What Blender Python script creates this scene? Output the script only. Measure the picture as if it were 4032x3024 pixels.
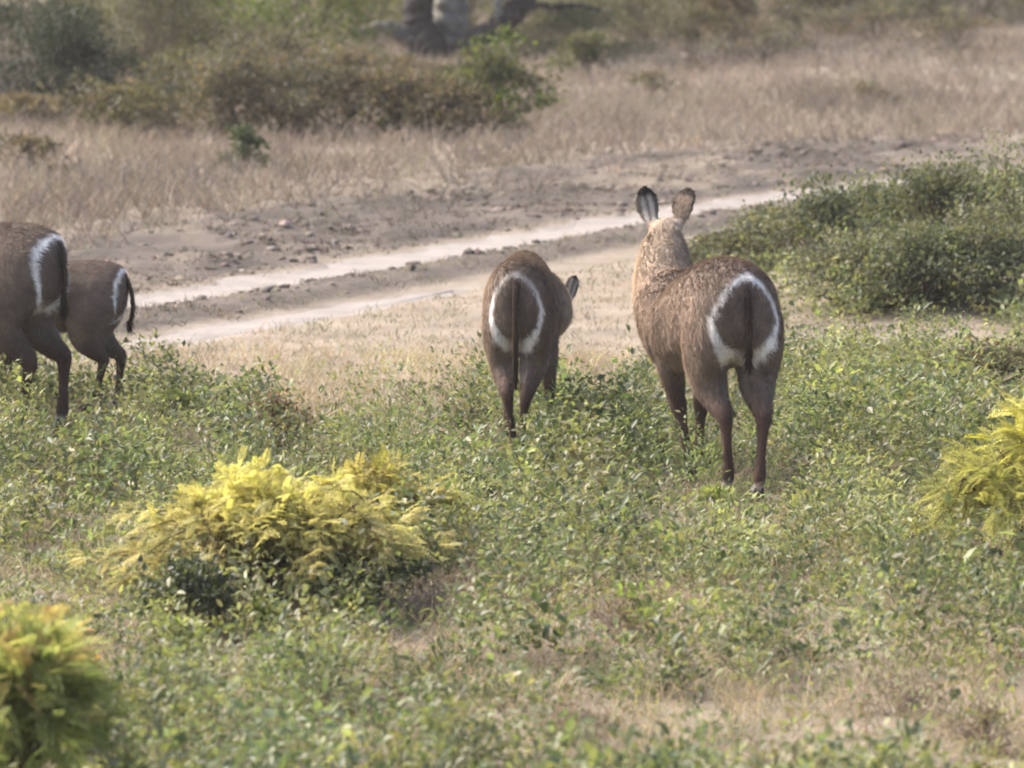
import bpy, math, random
import numpy as np
from mathutils import Vector, Matrix

# ------------------------------------------------------------------ camera, sky, sun, exposure
scene = bpy.context.scene
for o in list(bpy.data.objects):
    bpy.data.objects.remove(o)
C = scene.collection
R = math.radians

CAM_H = 3.5
PITCH = 5.63
FPX = 5790.0
cam_data = bpy.data.cameras.new('camera')
cam = bpy.data.objects.new('camera', cam_data)
C.objects.link(cam)
cam.location = (0, 0, CAM_H)
cam.rotation_euler = (R(90 - PITCH), 0, 0)
cam_data.sensor_width = 36.0
cam_data.lens = 36.0 * FPX / 1024.0
cam_data.clip_start = 0.5
cam_data.clip_end = 3000
cam_data.dof.use_dof = True
cam_data.dof.focus_distance = 30.5
cam_data.dof.aperture_fstop = (cam_data.lens / 1000.0) / 0.048   # 48 mm wide opening
scene.camera = cam
scene.cycles.filter_width = 1.9   # soft long-lens rendering

SUN_AZ = R(-62)       # from +Y (view direction) towards -X: behind the animals, to the left
SUN_EL = R(44)
world = bpy.data.worlds.new('World')
scene.world = world
world.use_nodes = True
wn = world.node_tree
wn.nodes.clear()
sky = wn.nodes.new('ShaderNodeTexSky')
sky.sky_type = 'NISHITA'
sky.sun_disc = False
sky.sun_elevation = SUN_EL
sky.sun_rotation = SUN_AZ
sky.air_density = 0.8
sky.dust_density = 6.0
sky.ozone_density = 1.0
bg = wn.nodes.new('ShaderNodeBackground')
bg.inputs['Strength'].default_value = 0.145
wout = wn.nodes.new('ShaderNodeOutputWorld')
wn.links.new(sky.outputs[0], bg.inputs[0])
wn.links.new(bg.outputs[0], wout.inputs[0])

sun_data = bpy.data.lights.new('sun', 'SUN')
sun_data.energy = 2.1
sun_data.angle = R(14.0)
sun_data.color = (1.0, 0.93, 0.83)
sun = bpy.data.objects.new('sun', sun_data)
C.objects.link(sun)
sd = Vector((math.sin(SUN_AZ) * math.cos(SUN_EL), math.cos(SUN_AZ) * math.cos(SUN_EL), math.sin(SUN_EL)))
sun.rotation_euler = sd.to_track_quat('Z', 'Y').to_euler()
sun.location = sd * 60

vs = scene.view_settings
vs.view_transform = 'Standard'
vs.look = 'None'
vs.gamma = 1.0
vs.exposure = 1.70
vs.use_curve_mapping = False

# ------------------------------------------------------------------ helpers
rng = np.random.default_rng(7)


def hash2(ix, iy, seed):
    h = (ix.astype(np.int64) * 374761393 + iy.astype(np.int64) * 668265263 + seed * 1442695041) & 0xffffffff
    h = ((h ^ (h >> 13)) * 1274126177) & 0xffffffff
    return ((h ^ (h >> 16)) & 0xffff) / 65535.0


def vnoise(x, y, s=1.0, seed=0):
    x = np.asarray(x, float) / s; y = np.asarray(y, float) / s
    ix = np.floor(x); iy = np.floor(y)
    fx = x - ix; fy = y - iy
    fx = fx * fx * (3 - 2 * fx); fy = fy * fy * (3 - 2 * fy)
    a = hash2(ix, iy, seed); b = hash2(ix + 1, iy, seed)
    c = hash2(ix, iy + 1, seed); d = hash2(ix + 1, iy + 1, seed)
    return (a * (1 - fx) + b * fx) * (1 - fy) + (c * (1 - fx) + d * fx) * fy


def fbm(x, y, s, seed=0, oct=3):
    t = 0; a = 1; n = 0
    for k in range(oct):
        t = t + a * vnoise(x, y, s / 2 ** k, seed + 17 * k); n += a; a *= 0.55
    return t / n


def sstep(a, b, x):
    t = np.clip((np.asarray(x, float) - a) / (b - a), 0, 1)
    return t * t * (3 - 2 * t)


# the track: two wheel ruts seen from the near left to the far right
RUT_FAR = np.array([(-11.0, 26.5), (-6.0, 35.0), (-2.75, 41.3), (-1.5, 44.0), (-0.15, 47.2), (1.2, 50.3), (2.5, 52.9), (4.2, 55.8), (7.5, 59.5), (14, 65), (30, 76)])
RUT_NEAR = np.array([(-10.2, 24.5), (-4.8, 33.8), (-2.55, 38.2), (-1.4, 40.8), (-0.25, 43.3), (1.1, 46.8), (2.6, 49.8), (4.3, 53.0), (8.0, 57.4), (15, 63), (31, 74)])


def poly_dist(x, y, P):
    x = np.asarray(x, float); y = np.asarray(y, float)
    best = np.full(x.shape, 1e9)
    for (ax, ay), (bx, by) in zip(P[:-1], P[1:]):
        dx, dy = bx - ax, by - ay
        t = np.clip(((x - ax) * dx + (y - ay) * dy) / (dx * dx + dy * dy), 0, 1)
        best = np.minimum(best, np.hypot(x - ax - t * dx, y - ay - t * dy))
    return best


def height(x, y):
    x = np.asarray(x, float); y = np.asarray(y, float)
    h = 0.10 * (fbm(x, y, 5.0, 3, 2) - 0.5)
    h = h + 0.05 * (fbm(x, y, 1.1, 9, 3) - 0.5)
    df = poly_dist(x, y, RUT_FAR); dn = poly_dist(x, y, RUT_NEAR)
    d = np.minimum(df, dn)
    h = h * sstep(0.1, 1.2, d) - 0.035 * (1 - sstep(0.15, 0.45, d))
    # lumpy graded verge on the far side of the track
    far = (df < dn) * sstep(0.5, 1.0, df) * (1 - sstep(3.5, 6.0, df))
    h = h + far * (0.10 * np.maximum(fbm(x * .6, y, 0.30, 21, 4) - 0.42, 0) * 2.4 + 0.03 * fbm(x, y, .12, 25, 2))
    mid = (1 - sstep(0.45, 0.7, np.abs(df - dn))) * sstep(0.35, 0.6, d) * (d < 1.5)
    h = h + mid * 0.06
    # rise under the thicket on the right, and the bank far right
    h = h + 0.22 * np.exp(-(((x - 3.6) / 1.7) ** 2 + ((y - 42.0) / 2.6) ** 2))
    h = h + 0.9 * sstep(66, 100, y) * sstep(1.0, 7.0, x)
    return h


def gp(px, py, it=8):
    """a point of the ground for a spot of the 1024 x 768 picture"""
    u = (px - 512) / FPX; v = (384 - py) / FPX
    p = R(PITCH)
    dx, dy, dz = u, math.cos(p) + v * math.sin(p), -math.sin(p) + v * math.cos(p)
    h = 0.0
    for _ in range(it):
        t = (CAM_H - h) / -dz
        h = 0.5 * h + 0.5 * float(height(dx * t, dy * t))
    t = (CAM_H - h) / -dz
    return np.array([dx * t, dy * t, float(height(dx * t, dy * t))])


def scl(y):
    return FPX / (y * 1.0)


def np_mesh(name, V, F, col=None, smooth=False):
    V = np.ascontiguousarray(V, np.float32); F = np.ascontiguousarray(F, np.int32)
    me = bpy.data.meshes.new(name)
    n, k = F.shape
    me.vertices.add(len(V)); me.vertices.foreach_set('co', V.ravel())
    me.loops.add(n * k); me.loops.foreach_set('vertex_index', F.ravel())
    me.polygons.add(n)
    me.polygons.foreach_set('loop_start', np.arange(0, n * k, k, dtype=np.int32))
    me.polygons.foreach_set('loop_total', np.full(n, k, np.int32))
    if smooth:
        me.polygons.foreach_set('use_smooth', np.ones(n, bool))
    me.update(calc_edges=True)
    if col is not None:
        a = me.color_attributes.new('Col', 'FLOAT_COLOR', 'POINT')
        c = np.ones((len(V), 4), np.float32); c[:, :3] = np.clip(col, 0, 1)
        a.data.foreach_set('color', c.ravel())
    return me


def add(name, me, m, parent=None):
    o = bpy.data.objects.new(name, me)
    C.objects.link(o)
    if m is not None:
        me.materials.clear(); me.materials.append(m)
    if parent is not None:
        o.parent = parent
    return o


def tag(o, label=None, cat=None, group=None, kind=None):
    if label: o['label'] = label
    if cat: o['category'] = cat
    if group: o['group'] = group
    if kind: o['kind'] = kind
    return o


def thing(name, loc, label, cat, group=None, rz=0.0):
    o = bpy.data.objects.new(name, None)
    C.objects.link(o)
    o.location = loc; o.rotation_euler = (0, 0, rz)
    o.empty_display_size = 0.2
    return tag(o, label, cat, group)


# ------------------------------------------------------------------ materials
def base_mat(name):
    m = bpy.data.materials.new(name)
    m.use_nodes = True
    nt = m.node_tree
    nt.nodes.clear()
    out = nt.nodes.new('ShaderNodeOutputMaterial')
    return m, nt, out


def col_noise(nt, scale, lo, hi, detail=4):
    """vertex colour times a noise band, in object coordinates"""
    at = nt.nodes.new('ShaderNodeAttribute'); at.attribute_name = 'Col'
    tc = nt.nodes.new('ShaderNodeTexCoord')
    no = nt.nodes.new('ShaderNodeTexNoise'); no.inputs['Scale'].default_value = scale; no.inputs['Detail'].default_value = detail
    nt.links.new(tc.outputs['Object'], no.inputs['Vector'])
    mr = nt.nodes.new('ShaderNodeMapRange'); mr.inputs[1].default_value = 0.3; mr.inputs[2].default_value = 0.7
    mr.inputs[3].default_value = lo; mr.inputs[4].default_value = hi
    nt.links.new(no.outputs[0], mr.inputs[0])
    mx = nt.nodes.new('ShaderNodeVectorMath'); mx.operation = 'SCALE'
    nt.links.new(at.outputs['Color'], mx.inputs[0]); nt.links.new(mr.outputs[0], mx.inputs['Scale'])
    return mx.outputs[0], no.outputs[0], tc


def leaf_mat(name, trans=0.4, rough=0.5, spec=0.35, lo=0.8, hi=1.2, scale=3.0, tint=(1.15, 1.1, 0.6)):
    m, nt, out = base_mat(name)
    c, n, tc = col_noise(nt, scale, lo, hi)
    p = nt.nodes.new('ShaderNodeBsdfPrincipled')
    p.inputs['Roughness'].default_value = rough
    p.inputs['Specular IOR Level'].default_value = spec
    nt.links.new(c, p.inputs['Base Color'])
    t = nt.nodes.new('ShaderNodeBsdfTranslucent')
    tv = nt.nodes.new('ShaderNodeVectorMath'); tv.operation = 'MULTIPLY'; tv.inputs[1].default_value = tint
    nt.links.new(c, tv.inputs[0]); nt.links.new(tv.outputs[0], t.inputs['Color'])
    mix = nt.nodes.new('ShaderNodeMixShader'); mix.inputs[0].default_value = trans
    nt.links.new(p.outputs[0], mix.inputs[1]); nt.links.new(t.outputs[0], mix.inputs[2])
    nt.links.new(mix.outputs[0], out.inputs[0])
    return m


def solid_mat(name, scale=8.0, lo=0.75, hi=1.2, rough=0.9, bump=0.0, bscale=None, spec=0.2):
    m, nt, out = base_mat(name)
    c, n, tc = col_noise(nt, scale, lo, hi, 6)
    p = nt.nodes.new('ShaderNodeBsdfPrincipled')
    p.inputs['Roughness'].default_value = rough
    p.inputs['Specular IOR Level'].default_value = spec
    nt.links.new(c, p.inputs['Base Color'])
    if bump:
        n2 = nt.nodes.new('ShaderNodeTexNoise'); n2.inputs['Scale'].default_value = bscale or scale * 3; n2.inputs['Detail'].default_value = 8
        nt.links.new(tc.outputs['Object'], n2.inputs['Vector'])
        b = nt.nodes.new('ShaderNodeBump'); b.inputs['Strength'].default_value = bump; b.inputs['Distance'].default_value = 0.05
        nt.links.new(n2.outputs[0], b.inputs['Height']); nt.links.new(b.outputs[0], p.inputs['Normal'])
    nt.links.new(p.outputs[0], out.inputs[0])
    return m


M_GROUND = solid_mat('ground_soil', 1.7, 0.78, 1.2, 0.95, 0.6, 9.0, 0.1)
M_SAND = solid_mat('track_sand', 2.6, 0.86, 1.12, 0.95, 0.35, 14.0, 0.1)
M_CLOD = solid_mat('clods', 9, 0.7, 1.25, 0.95, 0.5, 30, 0.1)
M_LEAF = leaf_mat('forb_leaf', 0.46, 0.45, 0.30, tint=(1.02, 1.1, .62))
M_SHRUB = leaf_mat('shrub_leaf', 0.38, 0.6, 0.2, scale=1.2)
M_YELLOW = leaf_mat('feathery_leaf', 0.45, 0.6, 0.2, tint=(1.05, 1.05, 0.8))
M_GRASS = leaf_mat('dry_grass', 0.35, 0.7, 0.2, 0.8, 1.2, 1.5, (1.05, 1.0, 0.85))
M_BARK = solid_mat('bark', 6, 0.6, 1.25, 0.9, 0.8, 14)
M_TWIG = solid_mat('twig', 12, 0.8, 1.2, 0.9)
M_HIDE = solid_mat('hide', 14, 0.82, 1.15, 0.85, 0.25, 60, 0.15)
M_FUR = leaf_mat('fur', 0.35, 0.7, 0.2, 0.85, 1.15, 9.0, (1.05, 1.0, 0.9))
M_HOOF = solid_mat('hoof', 10, 0.8, 1.2, 0.5, 0, None, 0.4)
M_EYE = solid_mat('eye', 10, 1, 1, 0.12, 0, None, 0.5)

# ------------------------------------------------------------------ terrain
# patches of the field: (px, py, rx_px, ry_px, kind)  kind: -1 bare/dry, +1 lush
PATCH = []


def patch(px, py, wx, wd, k):
    g = gp(px, py)
    PATCH.append((g[0], g[1], wx, wd, k))


for a in [(215, 372, 1.0, 1.6, -1.2), (360, 372, 1.1, 1.9, -1.25), (440, 350, 0.9, 2.6, -1.2), (560, 345, 0.6, 2.4, -1.1), (610, 375, 0.45, 1.2, -0.9), (300, 415, 0.4, 0.6, -0.35),
          (430, 612, 0.32, 0.55, -1.2), (470, 640, 0.3, 0.5, -0.8), (385, 655, 0.32, 0.4, -0.7), (610, 628, 0.28, 0.5, -0.9), (640, 585, 0.2, 0.4, -0.4),
          (890, 745, 0.8, 0.7, -1.3), (760, 720, 0.55, 0.5, -1.0), (640, 760, 0.6, 0.4, -.9), (960, 640, 0.5, 0.6, -.8), (820, 670, 0.5, 0.4, -0.45), (540, 740, 0.5, 0.4, -0.4),
          (880, 332, 0.8, 0.8, -1.0), (990, 322, 0.7, 0.8, -.9), (800, 335, 0.4, 0.9, -0.9), (985, 380, 0.4, 0.8, -0.5), (30, 590, 0.25, 0.5, -0.6),
          (850, 640, 1.1, .8, -.4), (930, 700, .8, .7, -.5), (450, 762, .9, .3, -.5), (420, 690, .6, .4, -.3), (100, 470, 0.9, 1.6, 0.6), (900, 470, 1.0, 1.8, 0.6), (780, 560, 0.9, 1.2, 0.5), (60, 415, 0.8, 0.8, 0.5), (560, 470, 0.9, 1.2, 0.35), (230, 690, 0.8, 0.8, 0.3), (850, 560, .6, .8, .4)]:
    patch(*a)


def lush(x, y):
    """how green and dense the herbs are, 0..1"""
    x = np.asarray(x, float); y = np.asarray(y, float)
    v = 0.74 + 1.5 * (fbm(x, y * 0.4, 0.6, 41, 3) - 0.5)
    for (cx, cy, wx, wd, k) in PATCH:
        v = v + k * np.exp(-(((x - cx) / wx) ** 2 + ((y - cy) / wd) ** 2))
    edge = 36.2 + 0.9 * np.sin(x * 1.7) + 1.4 * (vnoise(x, y, 0.8, 5) - 0.5) + 2.2 * sstep(1.5, 2.6, x)
    v = v * (1 - sstep(-1.3, 0.5, y - edge))
    th = .95 * np.exp(-(((x - 3.9) / 1.9) ** 2 + ((y - 41.3) / 3.2) ** 4)) * sstep(.25, .6, fbm(x, y * .4, .5, 47, 3)) * sstep(1.2, 2.2, x)
    v = np.maximum(v, th)
    return np.clip(v, 0, 1)


def spaced(segs):
    out = []
    for a, b, s in segs:
        n = max(1, int(round((b - a) / s)))
        out.append(np.linspace(a, b, n, endpoint=False))
    out.append([segs[-1][1]])
    return np.concatenate(out)


gx = spaced([(-700, -60, 40), (-60, -16, 4), (-16, -8, 0.5), (-8, 9, 0.11), (9, 17, 0.5), (17, 60, 4), (60, 700, 40)])
gy = spaced([(-300, 0, 30), (0, 16, 2), (16, 62, 0.13), (62, 110, 0.6), (110, 160, 5), (160, 1200, 80)])
GX, GY = np.meshgrid(gx, gy)
nx, ny = len(gx), len(gy)
gxx, gyy = GX.ravel(), GY.ravel()
hz = height(gxx, gyy)
idx = np.arange(nx * ny).reshape(ny, nx)
GF = np.stack([idx[:-1, :-1].ravel(), idx[:-1, 1:].ravel(), idx[1:, 1:].ravel(), idx[1:, :-1].ravel()], 1)


def mixc(a, b, t):
    t = np.asarray(t)[:, None]
    return a * (1 - t) + b * t


STRAW = np.array([0.21, 0.175, 0.135]); SOIL = np.array([0.074, 0.063, 0.056]); SAND = np.array([0.205, 0.188, 0.174]); LITTER = np.array([0.11, 0.088, 0.06])
df = poly_dist(gxx, gyy, RUT_FAR); dn = poly_dist(gxx, gyy, RUT_NEAR)
gc = np.tile(STRAW, (len(gxx), 1))
gc = mixc(gc, np.array([0.165, 0.14, 0.112]), fbm(gxx, gyy * 0.5, 1.3, 61, 3))
gc = mixc(gc, LITTER, 0.85 * lush(gxx, gyy))
verge = (df < dn) * sstep(0.35, 0.7, df) * (1 - sstep(2.6, 5.2, df + 2.0 * (fbm(gxx, gyy, 1.5, 71, 2) - 0.5)))
gc = mixc(gc, SOIL, verge * (0.55 + 0.45 * sstep(0.3, 0.6, fbm(gxx, gyy * 0.35, 0.7, 73, 3))))
gc = mixc(gc, STRAW, 0.45 * verge * sstep(0.56, 0.7, fbm(gxx * .6, gyy * 0.3, 0.9, 77, 3)))
between = (1 - sstep(0.6, 0.9, np.abs(df - dn))) * (np.minimum(df, dn) < 1.4)
gc = mixc(gc, SOIL * 1.05, 0.8 * between)
dmin = np.minimum(df, dn + 0.14 + .3 * sstep(-1.2, .6, gxx)) + 0.22 * (fbm(gxx, gyy, 0.5, 81, 3) - 0.5)
gc = mixc(gc, SAND, 1 - sstep(0.28, 0.44, dmin))
# pale trodden sand to the right of the big doe
for (px, py, wx, wd) in [(880, 335, 0.8, 0.9), (1000, 318, 0.8, 1.1), (800, 345, 0.4, 0.8)]:
    g = gp(px, py)
    gc = mixc(gc, SAND * 0.72, 0.35 * np.exp(-(((gxx - g[0]) / wx) ** 2 + ((gyy - g[1]) / wd) ** 2)) * sstep(0.3, 0.6, fbm(gxx, gyy * .5, .6, 91, 3)))
ground = add('ground', np_mesh('ground', np.stack([gxx, gyy, hz], 1), GF, gc, True), M_GROUND)
tag(ground, 'dry tan savanna ground with straw and bare soil', kind='structure')


def rut(P, half, seed, name, label):
    d = np.r_[0, np.cumsum(np.hypot(*np.diff(P, axis=0).T))]
    s = np.arange(0, d[-1], 0.09)
    cx = np.interp(s, d, P[:, 0]); cy = np.interp(s, d, P[:, 1])
    k = 9
    ker = np.ones(k * 4 + 1) / (k * 4 + 1)
    cx = np.convolve(np.pad(cx, 18, 'edge'), ker, 'valid'); cy = np.convolve(np.pad(cy, 18, 'edge'), ker, 'valid')
    tx, ty = np.gradient(cx), np.gradient(cy)
    L = np.hypot(tx, ty); nxv, nyv = -ty / L, tx / L
    m = 9
    w1 = half * (0.25 + 1.3 * fbm(s, s * 0 + seed, 0.45, seed, 4)); w2 = half * (0.25 + 1.3 * fbm(s, s * 0 + seed + 9, 0.45, seed + 3, 4))
    fade = 1 - .96 * sstep(-1.5, -.25, cx) * (half < .3)
    w1 = w1 * fade; w2 = w2 * fade
    V = []
    for j in range(m):
        t = -1 + 2 * j / (m - 1)
        o = np.where(t < 0, t * w1, t * w2)
        x = cx + nxv * o; y = cy + nyv * o
        V.append(np.stack([x, y, height(x, y) + 0.012 - 0.012 * abs(t) ** 3], 1))
    V = np.stack(V, 1).reshape(-1, 3)
    i = np.arange(len(s) * m).reshape(len(s), m)
    F = np.stack([i[:-1, :-1].ravel(), i[1:, :-1].ravel(), i[1:, 1:].ravel(), i[:-1, 1:].ravel()], 1)
    c = mixc(np.tile(SAND * 1.08, (len(V), 1)), np.array([0.21, 0.19, 0.173]), fbm(V[:, 0], V[:, 1], 0.5, seed, 3))
    o = add(name, np_mesh(name, V, F, c, True), M_SAND)
    tag(o, label, kind='structure')


rut(RUT_FAR, 0.37, 5, 'dirt_track', 'pale sandy wheel rut, the wider far one')
rut(RUT_NEAR[:5], 0.20, 11, 'dirt_track', 'narrow pale sandy wheel rut, the near one')


# ------------------------------------------------------------------ scatter helpers
def unit(v):
    return v / np.maximum(np.linalg.norm(v, axis=-1, keepdims=True), 1e-9)


def leaves(P, A, N, L, W, fine=False):
    """leaf blades: base P, axis A, normal N, length L, width W -> V, F"""
    A = unit(A); S = unit(np.cross(A, N)); N = np.cross(S, A)
    L = np.asarray(L)[:, None]; W = np.asarray(W)[:, None]
    n = len(P)
    if not fine:
        v = np.stack([P, P + A * L * 0.45 + S * W * 0.5 + N * W * 0.18, P + A * L - N * L * 0.08, P + A * L * 0.45 - S * W * 0.5 + N * W * 0.18], 1).reshape(-1, 3)
        b = np.arange(n)[:, None] * 4
        F = np.concatenate([b + [0, 1, 2], b + [0, 2, 3]], 0)
        return v, F, 4
    v = np.stack([P,
                  P + A * L * 0.28 + S * W * 0.42 + N * W * 0.14, P + A * L * 0.66 + S * W * 0.42 + N * W * 0.12,
                  P + A * L - N * L * 0.14,
                  P + A * L * 0.66 - S * W * 0.42 + N * W * 0.12, P + A * L * 0.28 - S * W * 0.42 + N * W * 0.14,
                  P + A * L * 0.5], 1).reshape(-1, 3)
    b = np.arange(n)[:, None] * 7
    F = np.concatenate([b + [0, 1, 6], b + [1, 2, 6], b + [2, 3, 6], b + [3, 4, 6], b + [4, 5, 6], b + [5, 0, 6]], 0)
    return v, F, 7


def blades(P, D, L, W, droop=0.25):
    """grass blades, two triangles each"""
    n = len(P)
    side = unit(np.cross(D, rng.normal(size=(n, 3))))
    L = np.asarray(L)[:, None]; W = np.asarray(W)[:, None]
    mid = P + D * L * 0.55
    bend = unit(D * [1, 1, 0] + 1e-4) * L * droop
    tip = P + D * L * 0.95 + bend - np.array([0, 0, 1]) * L * droop * 0.5
    v = np.stack([P - side * W * 0.5, P + side * W * 0.5, mid + side * W * 0.35 + bend * 0.2, mid - side * W * 0.35 + bend * 0.2, tip], 1).reshape(-1, 3)
    b = np.arange(n)[:, None] * 5
    F = np.concatenate([b + [0, 1, 2], b + [0, 2, 3], b + [3, 2, 4]], 0)
    return v, F, 5


def joinm(parts):
    V = []; F = []; Cc = []; o = 0
    for v, f, c in parts:
        V.append(v); F.append(f + o); Cc.append(c); o += len(v)
    return np.concatenate(V), np.concatenate(F), np.concatenate(Cc)


def pal(colors, n, jit=0.14):
    c = np.array(colors)[rng.integers(0, len(colors), n)]
    return c * (1 + jit * rng.normal(size=(n, 1))) * (1 + 0.05 * rng.normal(size=(n, 3)))


def tubes(segs, sides=5):
    """frusta for (p0, p1, r0, r1)"""
    V = []; F = []; o = 0
    for p0, p1, r0, r1 in segs:
        p0 = np.array(p0, float); p1 = np.array(p1, float)
        d = p1 - p0; d /= max(np.linalg.norm(d), 1e-9)
        a = np.cross(d, [0.3, 0.2, 0.93] if abs(d[2]) < 0.9 else [1, 0, 0]); a /= np.linalg.norm(a); b = np.cross(d, a)
        t = np.arange(sides) * 2 * math.pi / sides
        ring = np.cos(t)[:, None] * a + np.sin(t)[:, None] * b
        V += [p0 + ring * r0, p1 + ring * r1]
        for k in range(sides):
            F.append((o + k, o + (k + 1) % sides, o + sides + (k + 1) % sides, o + sides + k))
        o += 2 * sides
    return np.concatenate(V), np.array(F)


def path_segs(p0, p1, r0, r1, n=4, wob=0.06, sag=0.12, rg=None):
    rg = rg or rng
    p0 = np.array(p0, float); p1 = np.array(p1, float)
    L = np.linalg.norm(p1 - p0)
    pts = []
    for i in range(n + 1):
        t = i / n
        p = p0 + (p1 - p0) * t
        p[2] += sag * L * math.sin(math.pi * t)
        if 0 < i < n:
            p += rg.normal(size=3) * wob * L
        pts.append(p)
    return [(pts[i], pts[i + 1], r0 + (r1 - r0) * i / n, r0 + (r1 - r0) * (i + 1) / n) for i in range(n)], pts


# ------------------------------------------------------------------ waterbuck
def loft(rings, seg=20):
    """closed tube through rings of (centre, axis1*r1, axis2*r2)"""
    V = []; F = []
    t = np.arange(seg) * 2 * math.pi / seg
    for c, a, b in rings:
        V.append(np.array(c) + np.cos(t)[:, None] * np.array(a) + np.sin(t)[:, None] * np.array(b))
    n = len(rings)
    V = np.concatenate(V + [np.array([rings[0][0]]), np.array([rings[-1][0]])])
    for i in range(n - 1):
        for k in range(seg):
            k2 = (k + 1) % seg
            F.append((i * seg + k, i * seg + k2, (i + 1) * seg + k2)); F.append((i * seg + k, (i + 1) * seg + k2, (i + 1) * seg + k))
    c0, c1 = n * seg, n * seg + 1
    for k in range(seg):
        k2 = (k + 1) % seg
        F.append((c0, k2, k)); F.append((c1, (n - 1) * seg + k, (n - 1) * seg + k2))
    return V, np.array(F)


def resample(J, n):
    """Catmull-Rom through rows of numbers"""
    J = np.array(J, float)
    P = np.vstack([2 * J[0] - J[1], J, 2 * J[-1] - J[-2]])
    out = []
    for u in np.linspace(0, len(J) - 1, n):
        i = min(int(u), len(J) - 2); t = u - i
        p0, p1, p2, p3 = P[i], P[i + 1], P[i + 2], P[i + 3]
        out.append(0.5 * ((2 * p1) + (-p0 + p2) * t + (2 * p0 - 5 * p1 + 4 * p2 - p3) * t * t + (-p0 + 3 * p1 - 3 * p2 + p3) * t ** 3))
    return np.array(out)


def limb(J, n=26, seg=16):
    """J rows: x y z r_foreaft r_side"""
    Q = resample(J, n)
    pos = Q[:, :3]; tan = unit(np.gradient(pos, axis=0))
    rings = []
    for p, t, q in zip(pos, tan, Q):
        side = np.array([0, 1.0, 0]); side = unit(side - t * side.dot(t)); fw = np.cross(side, t)
        rings.append((p, fw * max(q[3], .008), side * max(q[4], .008)))
    return loft(rings, seg)


HIND = [(-.40, .12, .98, .20, .10), (-.415, .145, .84, .205, .112), (-.40, .155, .70, .16, .105), (-.415, .15, .58, .11, .088), (-.50, .14, .485, .074, .064), (-.575, .132, .425, .054, .048),
        (-.572, .128, .34, .036, .031), (-.560, .125, .22, .032, .028), (-.548, .125, .125, .04, .037), (-.530, .125, .085, .03, .03), (-.515, .125, .05, .034, .034)]
FORE = [(.40, .13, .95, .15, .075), (.37, .15, .80, .13, .085), (.345, .15, .67, .09, .068), (.35, .14, .56, .074, .066), (.358, .135, .44, .052, .05), (.362, .132, .39, .05, .05), (.356, .13, .30, .034, .031),
        (.354, .13, .20, .032, .028), (.356, .13, .12, .036, .034), (.37, .13, .08, .03, .03), (.382, .13, .05, .034, .034)]
TRUNK = [(-.665, .985, .03, .03), (-.655, .975, .11, .085), (-.625, .96, .175, .15), (-.56, .94, .228, .205), (-.45, .925, .262, .235), (-.30, .915, .272, .245), (-.10, .89, .278, .262), (.10, .875, .288, .265),
         (.28, .868, .30, .245), (.42, .875, .295, .215), (.54, .89, .255, .17), (.62, .905, .18, .115), (.655, .915, .08, .05)]


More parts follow.
